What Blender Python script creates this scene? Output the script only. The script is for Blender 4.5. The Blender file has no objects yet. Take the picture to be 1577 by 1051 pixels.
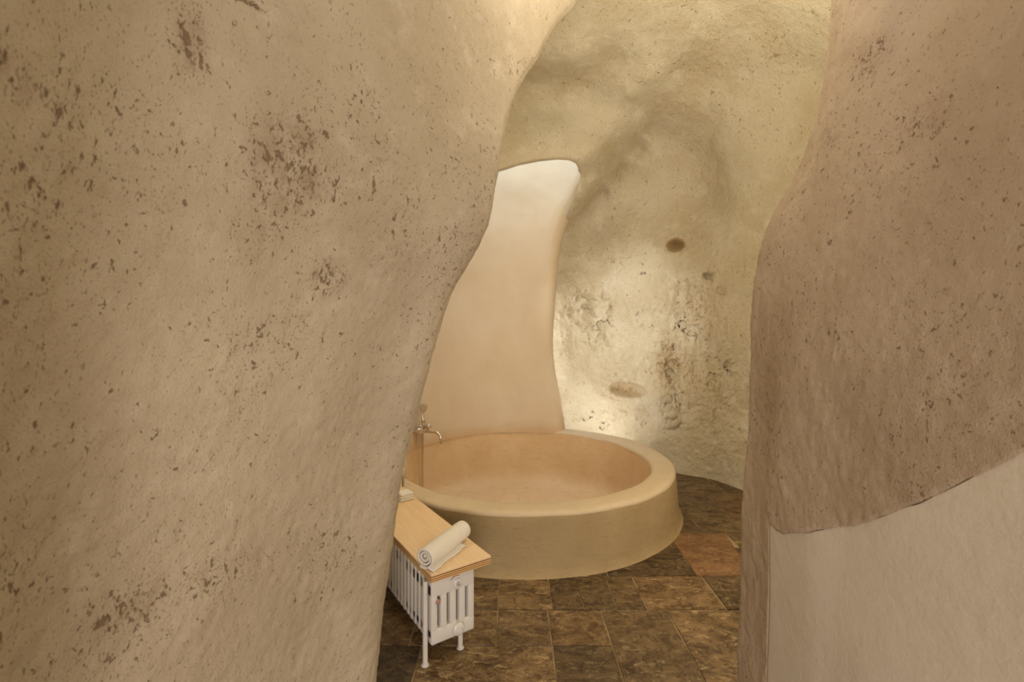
import bpy, bmesh, math, random
import numpy as np
from mathutils import Vector, Matrix

S = bpy.context.scene
COL = S.collection
PI = math.pi

# ------------------------------------------------------------------ camera, world, lights, exposure
F, HY, CX, EYE = 720.0, 505.0, 788.5, 1.6          # focal length in pixels, horizon row, centre column, eye height
cam_d = bpy.data.cameras.new('camera')
cam = bpy.data.objects.new('camera', cam_d); COL.objects.link(cam)
cam_d.sensor_width = 36.0
cam_d.lens = F / 1577 * 36
cam_d.shift_y = -(525.5 - HY) / 1577
cam_d.clip_start = 0.02
cam.location = (0, 0, EYE); cam.rotation_euler = (PI / 2, 0, 0)
cam_d.dof.use_dof = True; cam_d.dof.focus_distance = 3.2; cam_d.dof.aperture_fstop = 4.0
S.camera = cam

w = bpy.data.worlds.new('world'); S.world = w; w.use_nodes = True
bg = w.node_tree.nodes['Background']
bg.inputs[0].default_value = (1.0, 0.93, 0.84, 1); bg.inputs[1].default_value = 0.4

def area(name, loc, target, size, power, color, sy=None, spread=PI):
    l = bpy.data.lights.new(name, 'AREA'); l.energy = power; l.color = color; l.size = size
    if sy: l.shape = 'RECTANGLE'; l.size_y = sy
    else: l.shape = 'DISK'
    l.spread = spread
    o = bpy.data.objects.new(name, l); COL.objects.link(o); o.location = loc
    o.rotation_euler = (Vector(target) - Vector(loc)).to_track_quat('-Z', 'Y').to_euler()
    return o
def point(name, loc, power, color, r=0.1):
    l = bpy.data.lights.new(name, 'POINT'); l.energy = power; l.color = color; l.shadow_soft_size = r
    o = bpy.data.objects.new(name, l); COL.objects.link(o); o.location = loc
    return o
area('skylight', (0.15, 4.95, 4.95), (0.25, 4.75, 0), 0.75, 74, (0.58, 0.77, 1.0))
area('rear_fill', (0.05, -2.3, 0.95), (-0.1, 1.7, 0.85), 1.1, 86, (1.0, 0.91, 0.82), 1.8)  # unseen fill added behind the camera for the near walls
point('passage_fill', (0.50, 1.70, 3.2), 21, (1.0, 0.92, 0.74), 0.25)  # added overhead fill, out of view, brightens the left edge and jamb
point('chamber_lamp', (1.2, 2.6, 3.5), 26, (1.0, 0.92, 0.68), 0.3)
point('side_fill', (-0.98, 3.05, 2.35), 26, (1.0, 0.93, 0.72), 0.2)  # added fill hidden behind the left wall, brightens the chamber
point('low_fill', (1.75, 2.70, 1.45), 30, (1.0, 0.90, 0.66), 0.3)  # added fill hidden behind the right wall, lifts the low left stone
area('floor_uplight', (0.98, 5.52, 0.12), (0.90, 6.0, 1.2), 0.2, 5, (1.0, 0.96, 0.90))
area('cove_strip', (0.16, 6.0, 1.35), (1.4, 6.0, 1.35), 0.12, 6, (1.0, 0.96, 0.88), 1.7)
def spot(name, loc, target, power, color, deg, r=0.12):
    l = bpy.data.lights.new(name, 'SPOT'); l.energy = power; l.color = color; l.spot_size = math.radians(deg); l.spot_blend = 1.0; l.shadow_soft_size = r
    o = bpy.data.objects.new(name, l); COL.objects.link(o); o.location = loc
    o.rotation_euler = (Vector(target) - Vector(loc)).to_track_quat('-Z', 'Y').to_euler()
spot('wall_fill_spot', (-0.95, 3.45, 2.35), (1.42, 5.5, 1.75), 170, (1.0, 0.99, 0.95), 36)  # added beam from behind the left wall, makes the rock's bright pool

S.view_settings.view_transform = 'Standard'
S.view_settings.look = 'None'
S.view_settings.gamma = 1.0
S.view_settings.use_curve_mapping = False
S.view_settings.exposure = 0.2

# ------------------------------------------------------------------ helpers
def U(px, py, d):                                   # the point of the cave at a measured distance
    return np.array([(px - CX) / F * d, d, EYE - (py - HY) / F * d])
def tag(o, label=None, cat=None, group=None, kind=None):
    if label: o['label'] = label
    if cat: o['category'] = cat
    if group: o['group'] = group
    if kind: o['kind'] = kind
    return o
def empty(name, loc=(0, 0, 0), rz=0):
    o = bpy.data.objects.new(name, None); COL.objects.link(o)
    o.location = loc; o.rotation_euler = (0, 0, rz); o.empty_display_size = 0.1
    return o
def link(name, me, mat, parent=None):
    if mat:
        for m in (mat if isinstance(mat, (list, tuple)) else [mat]): me.materials.append(m)
    o = bpy.data.objects.new(name, me); COL.objects.link(o)
    if parent: o.parent = parent
    return o
def obj(name, bm, mat, parent=None, smooth=True):
    me = bpy.data.meshes.new(name); bm.normal_update(); bm.to_mesh(me); bm.free()
    if smooth: me.shade_smooth()
    return link(name, me, mat, parent)
def pydata(name, V, Fc, mat, parent=None, smooth=True):
    me = bpy.data.meshes.new(name); me.from_pydata(V.tolist() if hasattr(V, 'tolist') else V, [], Fc); me.update()
    if smooth: me.shade_smooth()
    return link(name, me, mat, parent)

# value noise, vectorised
def _h(ix, iy, iz, seed):
    n = (ix * 374761393 + iy * 668265263 + iz * 2147483647 + seed * 1274126177) & 0xffffffff
    n = ((n ^ (n >> 13)) * 1274126177) & 0xffffffff
    n = n ^ (n >> 16)
    return (n & 0xffff) / 32767.5 - 1.0
def vnoise(P, scale, seed=0):
    Q = P * scale + 100.0
    i = np.floor(Q).astype(np.int64); f = Q - i; f = f * f * (3 - 2 * f)
    r = 0
    for dx in (0, 1):
        for dy in (0, 1):
            for dz in (0, 1):
                wt = (f[..., 0] if dx else 1 - f[..., 0]) * (f[..., 1] if dy else 1 - f[..., 1]) * (f[..., 2] if dz else 1 - f[..., 2])
                r = r + wt * _h(i[..., 0] + dx, i[..., 1] + dy, i[..., 2] + dz, seed)
    return r
def fbm(P, scale, octs=4, seed=0, gain=0.5):
    r = 0; a = 1
    for k in range(octs):
        r = r + a * vnoise(P, scale * 2.03 ** k, seed + k * 17); a *= gain
    return r
def cr(P, t):                                       # Catmull-Rom along axis 0 at fractional indices
    n = len(P); i = np.clip(np.floor(t).astype(int), 0, n - 2); f = (t - i)
    f = f.reshape(f.shape + (1,) * (P.ndim - 1))
    g = lambda k: P[np.clip(k, 0, n - 1)]
    p0, p1, p2, p3 = g(i - 1), g(i), g(i + 1), g(i + 2)
    return 0.5 * (2 * p1 + (p2 - p0) * f + (2 * p0 - 5 * p1 + 4 * p2 - p3) * f ** 2 + (3 * p1 - p0 - 3 * p2 + p3) * f ** 3)
def normals(G):
    a = np.gradient(G, axis=0); b = np.gradient(G, axis=1)
    n = np.cross(a, b); return n / (np.linalg.norm(n, axis=-1, keepdims=True) + 1e-12)
def quads(nr, nc, keep=None):
    i, j = np.meshgrid(np.arange(nr - 1), np.arange(nc - 1), indexing='ij')
    q = np.stack([i * nc + j, i * nc + j + 1, (i + 1) * nc + j + 1, (i + 1) * nc + j], -1)
    if keep is not None: q = q[keep]
    return q.reshape(-1, 4)
def sstep(a, b, x):
    t = np.clip((x - a) / (b - a), 0, 1); return t * t * (3 - 2 * t)

# ------------------------------------------------------------------ materials
class N:
    def __init__(s, name):
        s.m = bpy.data.materials.new(name); s.m.use_nodes = True
        s.t = s.m.node_tree; s.b = s.t.nodes['Principled BSDF']
        s.pos = s.t.nodes.new('ShaderNodeNewGeometry').outputs['Position']
    def n(s, ty, **kw):
        x = s.t.nodes.new(ty)
        for k, v in kw.items(): setattr(x, k, v)
        return x
    def set(s, sock, v):
        if isinstance(v, bpy.types.NodeSocket): s.t.links.new(v, sock)
        else: sock.default_value = (*v, 1) if isinstance(v, tuple) and len(v) == 3 and sock.type == 'RGBA' else v
    def noise(s, scale, detail=4, rough=0.55, vec=None, dist=0.0):
        x = s.n('ShaderNodeTexNoise'); s.set(x.inputs['Vector'], vec or s.pos)
        x.inputs['Scale'].default_value = scale; x.inputs['Detail'].default_value = detail
        x.inputs['Roughness'].default_value = rough; x.inputs['Distortion'].default_value = dist
        return x.outputs['Fac']
    def voro(s, scale, vec=None, feature='F1'):
        x = s.n('ShaderNodeTexVoronoi'); x.feature = feature; s.set(x.inputs['Vector'], vec or s.pos)
        x.inputs['Scale'].default_value = scale; return x.outputs['Distance']
    def stretch(s, sc, vec=None, rot=(0, 0, 0)):
        x = s.n('ShaderNodeMapping'); s.set(x.inputs['Vector'], vec or s.pos)
        x.inputs['Scale'].default_value = sc; x.inputs['Rotation'].default_value = rot; return x.outputs[0]
    def ramp(s, v, a, b, lo=0.0, hi=1.0):
        x = s.n('ShaderNodeMapRange'); x.interpolation_type = 'SMOOTHSTEP'; s.set(x.inputs[0], v)
        for k, q in zip((1, 2, 3, 4), (a, b, lo, hi)): x.inputs[k].default_value = q
        return x.outputs[0]
    def mul(s, a, b, op='MULTIPLY'):
        x = s.n('ShaderNodeMath'); x.operation = op; s.set(x.inputs[0], a); s.set(x.inputs[1], b); return x.outputs[0]
    def mix(s, f, a, b, mode='MIX'):
        x = s.n('ShaderNodeMix'); x.data_type = 'RGBA'; x.blend_type = mode
        s.set(x.inputs[0], f); s.set(x.inputs[6], a); s.set(x.inputs[7], b); return x.outputs[2]
    def blob(s, c, r):                              # 1 at a place in the cave, 0 beyond its radius
        d = s.n('ShaderNodeVectorMath'); d.operation = 'SUBTRACT'; s.set(d.inputs[0], s.pos); d.inputs[1].default_value = c
        e = s.n('ShaderNodeVectorMath'); e.operation = 'DIVIDE'; s.set(e.inputs[0], d.outputs[0]); e.inputs[1].default_value = r
        l = s.n('ShaderNodeVectorMath'); l.operation = 'LENGTH'; s.set(l.inputs[0], e.outputs[0])
        return s.ramp(l.outputs['Value'], 0.15, 1.0, 1.0, 0.0)
    def bump(s, h, strength, dist, prev=None):
        x = s.n('ShaderNodeBump'); x.inputs['Strength'].default_value = strength; x.inputs['Distance'].default_value = dist
        s.set(x.inputs['Height'], h)
        if prev is not None: s.set(x.inputs['Normal'], prev)
        return x.outputs[0]
    def fin(s, col, rough=0.9, nrm=None, metal=0.0, spec=0.3):
        s.set(s.b.inputs['Base Color'], col); s.set(s.b.inputs['Roughness'], rough)
        s.b.inputs['Metallic'].default_value = metal; s.b.inputs['Specular IOR Level'].default_value = spec
        if nrm is not None: s.set(s.b.inputs['Normal'], nrm)
        return s.m

def rock(name, base, dark, light, pit, pit_amt, fine=170, ps=62, p2=150, cb=26, cd=0.010, streaks=(), solids=(), blobs=(), grain=0.0035, brown=(0.22, 0.12, 0.05)):
    m = N(name)
    big = m.noise(1.7, 4, 0.6, dist=0.3); mid = m.noise(7, 5, 0.65); 
    c = m.mix(m.ramp(big, 0.32, 0.66), dark, base)
    c = m.mix(m.mul(m.ramp(mid, 0.5, 0.72), 0.55), c, light)
    # pits: dense where a broad mask and local stains say so
    mask = m.ramp(m.noise(2.4, 3, 0.6), 0.42, 0.72, 0.12, 1.0)
    for c0, r0, a0 in blobs:
        mask = m.mul(mask, m.mul(m.blob(c0, r0), a0), 'ADD')
    warp = m.stretch((1.0, 1.0, 0.75))
    pn = m.noise(ps, 3, 0.62, warp, 0.4)
    thr = m.mul(mask, -0.10)
    v = m.mul(pn, thr, 'SUBTRACT')
    v = m.mul(pn, m.mul(mask, 0.075), 'ADD')
    pits = m.ramp(v, 0.665, 0.74)
    pn2 = m.noise(p2, 2, 0.6, warp)
    pits2 = m.ramp(m.mul(pn2, m.mul(mask, 0.06), 'ADD'), 0.655, 0.72)
    c = m.mix(m.mul(pits, pit_amt), c, pit)
    c = m.mix(m.mul(pits2, pit_amt * 0.7), c, pit)
    for c0, r0, a0 in blobs:
        c = m.mix(m.mul(m.blob(c0, r0), m.mul(m.ramp(m.noise(14, 5, 0.7), 0.35, 0.7), 0.38 * a0)), c, brown)
    for c0, r0, a0 in solids:
        d_ = m.ramp(m.mul(m.blob(c0, r0), m.mul(m.noise(20, 4, 0.6), 0.25), 'ADD'), 0.22, 0.34)
        c = m.mix(m.mul(d_, a0), c, (0.46, 0.32, 0.17))
    for c0, r0, a0 in streaks:
        sv = m.ramp(m.noise(16, 6, 0.7, m.stretch((1, 1, 0.22)), 0.3), 0.50, 0.62)
        c = m.mix(m.mul(m.mul(m.blob(c0, r0), sv), a0), c, brown)
    g = m.noise(fine, 4, 0.7)
    c = m.mix(m.ramp(g, 0.3, 0.7, 0.10, 0.0), c, dark)
    n1 = m.bump(m.noise(cb, 6, 0.68), 0.75, cd)
    n2 = m.bump(g, 0.8, grain, n1)
    n3 = m.bump(m.mul(pits, -1.0), 0.7, 0.004, n2)
    return m.fin(c, 0.93, n3, spec=0.15)

M = {}
B1 = U(915, 490, 5.6); B2 = U(1040, 560, 5.25); B3 = U(1080, 470, 5.05)
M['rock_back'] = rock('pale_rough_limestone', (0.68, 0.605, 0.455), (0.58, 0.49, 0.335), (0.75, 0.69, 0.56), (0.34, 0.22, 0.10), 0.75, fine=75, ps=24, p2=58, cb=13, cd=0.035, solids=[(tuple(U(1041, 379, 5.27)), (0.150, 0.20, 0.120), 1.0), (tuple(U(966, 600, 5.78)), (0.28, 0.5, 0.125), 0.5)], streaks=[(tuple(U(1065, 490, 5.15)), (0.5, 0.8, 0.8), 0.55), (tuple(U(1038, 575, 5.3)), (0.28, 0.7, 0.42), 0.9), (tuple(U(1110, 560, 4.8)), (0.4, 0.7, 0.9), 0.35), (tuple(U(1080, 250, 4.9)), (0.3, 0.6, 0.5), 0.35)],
    blobs=[(tuple(B1), (0.30, 0.6, 0.45), 1.5), (tuple(B2), (0.22, 0.6, 0.45), 1.8), (tuple(B3), (0.22, 0.6, 0.6), 1.1), (tuple(U(966, 600, 5.78)), (0.24, 0.5, 0.12), 1.0), (tuple(U(1043, 380, 5.3)), (0.16, 0.5, 0.11), 0.6), (tuple(U(1110, 620, 4.8)), (0.25, 0.5, 0.5), 0.7)], grain=0.012, brown=(0.45, 0.30, 0.14))
def plaster(name, a, b, stain=None):
    m = N(name)
    c = m.mix(m.ramp(m.noise(2.2, 5, 0.6, m.stretch((1, 1, 0.7)), 0.5), 0.3, 0.7), a, b)
    c = m.mix(m.mul(m.ramp(m.noise(14, 6, 0.7), 0.55, 0.75), 0.25), c, stain or b)
    st = m.noise(9, 7, 0.72, m.stretch((1, 1, 5)), 0.8)
    c = m.mix(m.ramp(st, 0.50, 0.68, 0.0, 0.45), c, stain or b)
    c = m.mix(m.ramp(m.noise(45, 5, 0.75), 0.55, 0.72, 0.0, 0.25), c, stain or b)
    n1 = m.bump(m.noise(7, 6, 0.6), 0.4, 0.016); n2 = m.bump(st, 0.4, 0.004, m.bump(m.noise(80, 3, 0.6), 0.35, 0.003, n1))
    return m.fin(c, 0.72, n2, spec=0.25)
def niche_plaster():
    m = N('smooth_peach_plaster')
    c = m.mix(m.ramp(m.noise(2.2, 5, 0.6, m.stretch((1, 1, 0.7)), 0.5), 0.3, 0.7), (0.635, 0.51, 0.36), (0.665, 0.545, 0.40))
    # rusty run-off where the tap is fixed, and a damp stain low down round the bath
    run = m.mul(m.blob((-0.99, 4.70, 0.42), (0.14, 0.22, 0.30)), m.ramp(m.noise(30, 4, 0.6, m.stretch((1, 1, 0.06))), 0.40, 0.60))
    c = m.mix(m.mul(run, 0.75), c, (0.34, 0.19, 0.08))
    sx = m.n('ShaderNodeSeparateXYZ'); m.set(sx.inputs[0], m.pos)
    lowz = m.ramp(m.mul(sx.outputs[2], m.mul(m.noise(2.5, 4, 0.6), 0.25), 'SUBTRACT'), 0.24, 0.40, 1.0, 0.0)
    c = m.mix(m.mul(lowz, 0.8), c, (0.58, 0.40, 0.23))
    n1 = m.bump(m.noise(7, 4, 0.5), 0.2, 0.010); n2 = m.bump(m.noise(80, 3, 0.6), 0.25, 0.002, n1)
    return m.fin(c, 0.75, n2, spec=0.2)
M['niche'] = niche_plaster()
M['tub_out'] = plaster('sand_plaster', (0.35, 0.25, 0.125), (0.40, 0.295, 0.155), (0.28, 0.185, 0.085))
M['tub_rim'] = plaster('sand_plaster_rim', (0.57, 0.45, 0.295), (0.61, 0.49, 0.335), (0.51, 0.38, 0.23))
M['tub_in'] = plaster('ochre_plaster', (0.62, 0.43, 0.235), (0.68, 0.49, 0.29), (0.52, 0.33, 0.16))
M['white'] = plaster('white_limewash', (0.53, 0.465, 0.385), (0.56, 0.495, 0.415))

def tile_mat():
    m = N('brown_travertine')
    oi = m.n('ShaderNodeObjectInfo'); tc = m.n('ShaderNodeTexCoord')
    off = m.n('ShaderNodeVectorMath'); off.operation = 'ADD'
    sc = m.n('ShaderNodeVectorMath'); sc.operation = 'SCALE'; m.set(sc.inputs[0], oi.outputs['Color']); sc.inputs['Scale'].default_value = 37.0
    m.set(off.inputs[0], m.pos); m.set(off.inputs[1], sc.outputs[0]); v = off.outputs[0]
    vs = m.stretch((1.0, 1.7, 1.0), v)
    a = m.noise(6.5, 10, 0.74, vs, 0.7)
    c = m.mix(m.ramp(a, 0.34, 0.64), (0.080, 0.042, 0.015), (0.30, 0.19, 0.085))
    b = m.noise(13, 9, 0.8, m.stretch((1, 2.2, 1), v), 0.8)
    c = m.mix(m.mul(m.ramp(b, 0.53, 0.62), 0.85), c, (0.52, 0.38, 0.19))
    vein = m.n('ShaderNodeTexNoise'); vein.noise_dimensions = '3D'; m.set(vein.inputs['Vector'], m.stretch((1, 1.6, 1), v, (0, 0, 0.7)))
    vein.inputs['Scale'].default_value = 4.5; vein.inputs['Detail'].default_value = 6; vein.inputs['Distortion'].default_value = 1.2
    d = m.mul(m.mul(vein.outputs['Fac'], 0.5, 'SUBTRACT'), 1.0); ab = m.n('ShaderNodeMath'); ab.operation = 'ABSOLUTE'; m.set(ab.inputs[0], d)
    c = m.mix(m.ramp(ab.outputs[0], 0.003, 0.014, 0.35, 0.0), c, (0.46, 0.33, 0.18))
    dk = m.noise(26, 5, 0.7, v, 1.0)
    c = m.mix(m.mul(m.ramp(dk, 0.53, 0.62), 0.65), c, (0.055, 0.026, 0.010))
    sp = m.noise(60, 4, 0.75, v, 1.5)
    c = m.mix(m.mul(m.ramp(sp, 0.62, 0.68), 0.5), c, (0.58, 0.45, 0.28))
    hs = m.n('ShaderNodeSeparateColor'); m.set(hs.inputs[0], oi.outputs['Color'])
    c = m.mix(m.ramp(hs.outputs[0], 0.0, 1.0, 0.0, 0.40), c, (0.33, 0.135, 0.055))          # redder
    bc = m.n('ShaderNodeMix'); bc.data_type = 'RGBA'; bc.blend_type = 'MULTIPLY'; bc.inputs[0].default_value = 1
    cb = m.n('ShaderNodeCombineColor')
    for k in range(3): m.set(cb.inputs[k], m.mul(hs.outputs[1], 0.72))
    m.set(bc.inputs[6], c); m.set(bc.inputs[7], cb.outputs[0])
    n1 = m.bump(a, 0.5, 0.006); n2 = m.bump(m.noise(45, 5, 0.7, v), 0.5, 0.003, n1)
    return m.fin(bc.outputs[2], m.ramp(b, 0.3, 0.7, 0.42, 0.62), n2, spec=0.35)
M['tile'] = tile_mat()
g = N('floor_mortar'); M['mortar'] = g.fin(g.mix(g.noise(12, 5), (0.26, 0.185, 0.10), (0.42, 0.31, 0.18)), 0.95, g.bump(g.noise(90), 0.5, 0.003))
def simple(name, c, r=0.5, metal=0.0, spec=0.5, bscale=None, c2=None):
    m = N(name); cc = m.mix(m.noise(30, 3), c, c2 or tuple(x * 0.93 for x in c))
    return m.fin(cc, r, m.bump(m.noise(bscale, 3), 0.3, 0.001) if bscale else None, metal, spec)
M['enamel'] = simple('white_enamel', (0.70, 0.66, 0.61), 0.32)
M['enamel_grey'] = simple('grey_print', (0.22, 0.17, 0.15), 0.5)
M['badge'] = simple('red_brown_badge', (0.42, 0.22, 0.18), 0.4)
M['chrome'] = simple('brushed_chrome', (0.72, 0.66, 0.58), 0.22, 1.0)
M['dark'] = simple('dark_steel', (0.10, 0.08, 0.07), 0.4, 0.8)
tw = N('terry_cloth'); M['towel'] = tw.fin(tw.mix(tw.noise(60, 3), (0.80, 0.75, 0.67), (0.72, 0.66, 0.57)), 0.95, tw.bump(tw.noise(240, 2), 0.8, 0.003), spec=0.1)
def wood(name, a, b, edge=False):
    m = N(name); tc = m.n('ShaderNodeTexCoord').outputs['Object']
    if edge:
        c = m.mix(m.ramp(m.noise(30, 4, 0.6, m.stretch((0.15, 0.15, 3), tc)), 0.35, 0.65), a, b)
    else:
        c = m.mix(m.ramp(m.noise(4, 6, 0.6, m.stretch((1, 9, 1), tc), 0.8), 0.3, 0.7), a, b)
    return m.fin(c, 0.42, m.bump(m.noise(60, 3, 0.5, m.stretch((1, 9, 1), tc)), 0.15, 0.001), spec=0.4)
M['ply'] = wood('oiled_plywood', (0.74, 0.52, 0.30), (0.80, 0.59, 0.36))
M['ply_a'] = wood('ply_edge_light', (0.60, 0.36, 0.15), (0.66, 0.42, 0.20), True)
M['ply_b'] = wood('ply_edge_dark', (0.22, 0.10, 0.03), (0.30, 0.14, 0.05), True)

# ------------------------------------------------------------------ tub centre (measured)
TC = np.array([0.11, 4.36]); RI, RO, TH = 1.13, 1.335, 0.40

# ------------------------------------------------------------------ floor and its flagstones
bm = bmesh.new()
cx0, cx1, cy0, cy1 = -1.9, 3.2, -2.6, 6.4
ring = []; outer = []
for k in range(96):
    a = 2 * PI * k / 96; c_, s_ = math.cos(a), math.sin(a); ring.append((TC[0] + 1.22 * c_, TC[1] + 1.22 * s_))
    t = min(((cx1 - TC[0]) / c_ if c_ > 1e-9 else 1e9), ((cx0 - TC[0]) / c_ if c_ < -1e-9 else 1e9), ((cy1 - TC[1]) / s_ if s_ > 1e-9 else 1e9), ((cy0 - TC[1]) / s_ if s_ < -1e-9 else 1e9))
    outer.append((TC[0] + t * c_, TC[1] + t * s_))
L4 = [[bm.verts.new((*p, z)) for p in pts] for (pts, z) in ((ring, -0.3), (ring, -0.005), (outer, -0.005), (outer, -0.3))]
for l in range(4):
    A_, B_ = L4[l], L4[(l + 1) % 4]
    for k in range(96): bm.faces.new((A_[k], A_[(k + 1) % 96], B_[(k + 1) % 96], B_[k]))
bmesh.ops.recalc_face_normals(bm, faces=bm.faces[:])
floor = tag(obj('floor', bm, M['mortar'], smooth=False), kind='structure')
random.seed(4)
def FG(px, py): 
    d = F * EYE / (py - HY); return ((px - CX) / F * d, d)
def tile(q, red=0.0, val=1.0):
    """one flagstone from four plan corners, edges worn and rounded, slightly uneven"""
    c = np.mean(q, axis=0); q = [np.array(p) for p in q]
    if all(np.linalg.norm(p - TC) < 1.37 for p in q): return
    gap = 0.0035
    inn = [p + (c - p) / np.linalg.norm(c - p) * gap * 1.4 for p in q]
    # subdivide the outline so edges wander
    out = []
    for k in range(4):
        a, b = inn[k], inn[(k + 1) % 4]
        for t in (0.0, 0.27, 0.55, 0.8):
            p = a + (b - a) * t
            if t: 
                nrm = np.array([-(b - a)[1], (b - a)[0]]) / np.linalg.norm(b - a)
                p = p + nrm * random.uniform(-0.003, 0.004)
            out.append(p)
    for k_, p in enumerate(out):
        r_ = np.linalg.norm(p - TC)
        if r_ < 1.24: out[k_] = TC + (p - TC) / r_ * 1.24
    n = len(out); tilt = (random.uniform(-1, 1) * 0.004, random.uniform(-1, 1) * 0.004)
    h0 = random.uniform(-0.001, 0.0015)
    V = []
    for (s, z) in ((1.0, -0.03), (1.0, -0.0025), (0.992, 0.0)):
        for p in out:
            r = c + (p - c) * s; V.append((r[0] - c[0], r[1] - c[1], z + h0 + (tilt[0] * (r[0] - c[0]) + tilt[1] * (r[1] - c[1])) if z > -0.02 else z))
    Fc = []
    for l in range(2):
        for k in range(n): Fc.append((l * n + k, l * n + (k + 1) % n, (l + 1) * n + (k + 1) % n, (l + 1) * n + k))
    Fc.append(tuple(range(2 * n, 3 * n)))
    me = bpy.data.meshes.new('tile'); me.from_pydata(V, [], Fc); me.update()
    o = link('tile', me, M['tile'], floor); o.location = (c[0], c[1], 0)
    o.color = (red if red else random.uniform(0, 0.25), val * random.uniform(0.9, 1.1), random.random(), 1)
    return o
def T(x0, x1, y0, y1, red=0.0, val=1.0, dx=0.0):
    tile([(x0, y0), (x1, y0), (x1 + dx, y1), (x0 + dx, y1)], red, val)
for a in (
 (-1.0, -0.5, 1.45, 1.83), (-0.5, 0.1, 1.45, 1.83), (0.1, 0.47, 1.45, 1.83), (0.47, 0.84, 1.45, 1.83), (0.84, 1.4, 1.45, 1.83),
 (-0.98, -0.455, 1.83, 2.35, 0.0, 0.5), (-0.455, 0.205, 1.83, 2.35, 0.1, 1.25), (0.205, 0.505, 1.83, 2.35, 0.01, 0.62),
 (0.505, 0.875, 1.83, 2.65, 0.1, 0.85), (0.875, 1.30, 1.83, 2.65, 0.0, 1.1), (1.30, 1.9, 1.83, 2.65),
 (-1.0, -0.52, 2.35, 2.65, 0.3, 0.95), (-0.52, -0.08, 2.35, 2.65, 0.02, 1.05), (-0.08, 0.20, 2.35, 2.65, 0.15, 1.0), (0.20, 0.505, 2.35, 2.65, 0.30, 1.05),
 (-1.2, -0.62, 2.65, 3.01, 0.0, 0.8), (-0.62, -0.26, 2.65, 3.01, 0.0, 0.8), (-0.26, -0.08, 2.65, 2.86, 0.1, 1.0), (-0.26, -0.08, 2.86, 3.01, 0.02, 0.7), (-0.08, 0.23, 2.65, 3.01, 0.05, 1.1),
 (0.23, 0.41, 2.65, 3.01, 0.1, 0.62), (0.41, 0.60, 2.65, 3.01, 0.1, 0.66), (0.60, 0.77, 2.65, 3.01, 0.12, 0.75), (0.77, 1.22, 2.65, 3.01, 0.28, 1.2), (1.22, 1.75, 2.65, 3.01, 0.05, 0.8),
 (-1.3, -0.75, 3.01, 3.29), (-0.75, -0.2, 3.01, 3.29), (-0.2, 0.3, 3.01, 3.29), (0.3, 0.62, 3.01, 3.29, 0.0, 0.6), (0.62, 1.20, 3.01, 3.29, 0.0, 0.62),
 (0.70, 1.21, 3.29, 3.64, 0.0, 0.68), (0.2, 0.70, 3.29, 3.64), (-0.3, 0.2, 3.29, 3.64), (-0.8, -0.3, 3.29, 3.64), (-1.35, -0.8, 3.29, 3.64),
 (1.60, 2.15, 3.01, 3.40, 0.0, 0.8), (1.66, 2.2, 3.40, 3.64, 0.1, 1.0)):
    T(*a)
tile([(1.19, 3.01), (1.56, 3.01), (1.66, 3.64), (1.21, 3.64)], 0.85, 1.15)
for a in ((1.10, 1.50, 3.64, 4.05, 0.02, 0.7), (1.50, 1.82, 3.64, 4.05, 0.0, 0.8), (1.82, 2.3, 3.64, 4.05, 0.3, 1.05), (2.3, 2.9, 3.64, 4.3, 0.1, 0.9),
 (1.30, 1.86, 4.05, 4.52, 0.0, 0.85), (1.86, 2.3, 4.05, 4.52, 0.35, 0.95), (2.3, 2.9, 4.3, 4.75),
 (1.30, 2.08, 4.52, 4.86, 0.0, 0.95), (2.08, 2.6, 4.52, 4.98, 0.0, 0.62), (1.2, 2.08, 4.86, 5.35, 0.05, 0.75), (0.9, 1.7, 5.35, 5.75)):
    T(*a)
for j, (y0, y1) in enumerate(((-1.3, -0.75), (-0.75, -0.2), (-0.2, 0.35), (0.35, 0.9), (0.9, 1.45))):
    for i in range(4):
        T(-1.0 + i * 0.5 + (j % 2) * 0.12, -0.5 + i * 0.5 + (j % 2) * 0.12, y0, y1)
for (x0, y0) in ((1.75, 2.6), (2.2, 3.2), (-1.5, 3.2), (-1.65, 3.64)): pass

# ------------------------------------------------------------------ cave walls as (plan station, height) surfaces
ZS = np.array([-0.05, 0.2, 0.5, 0.8, 1.1, 1.4, 1.7, 2.0, 2.3, 2.6, 2.9, 3.3, 3.8, 4.4, 5.0])
def rowsof(pts):                                    # world points of an edge resampled at the heights ZS
    P = np.array([U(*p) for p in pts]); o = np.argsort(P[:, 2]); P = P[o]
    return np.stack([np.interp(ZS, P[:, 2], P[:, k]) for k in (0, 1)], -1)
def smooth_edge(pts):
    E_ = rowsof(pts)
    for _ in range(3): E_[1:-1] = (E_[:-2] + 2 * E_[1:-1] + E_[2:]) / 4
    return E_
def locate(G, px, py):                              # where a sight line first meets a wall
    V = G.reshape(-1, 3); V = V[V[:, 1] > 0.3]
    e = (V[:, 0] / V[:, 1] * F + CX - px) ** 2 + (HY - (V[:, 2] - EYE) / V[:, 1] * F - py) ** 2
    c = np.argsort(e)[:6]; return tuple(float(q) for q in V[c[np.argmin(V[c, 1])]])
def wall_grid(C, zf, sf):                           # C: (nz, ns, 2) control; zf heights, sf fractional stations
    ti = np.interp(zf, ZS, np.arange(len(ZS)))
    A = cr(C, ti)                                   # (nzf, ns, 2)
    A = np.swapaxes(cr(np.swapaxes(A, 0, 1), sf), 0, 1)
    return np.concatenate([A, np.repeat(zf[:, None], len(sf), 1)[..., None]], -1)
def rough(G, a1=0.02, a2=0.006, a3=0.0025, seed=3, flip=1):
    n = normals(G) * flip
    d = a1 * fbm(G, 1.6, 2, seed) + a2 * fbm(G, 8, 3, seed + 5) + a3 * fbm(G, 42, 2, seed + 9)
    return G + n * d[..., None]

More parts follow.
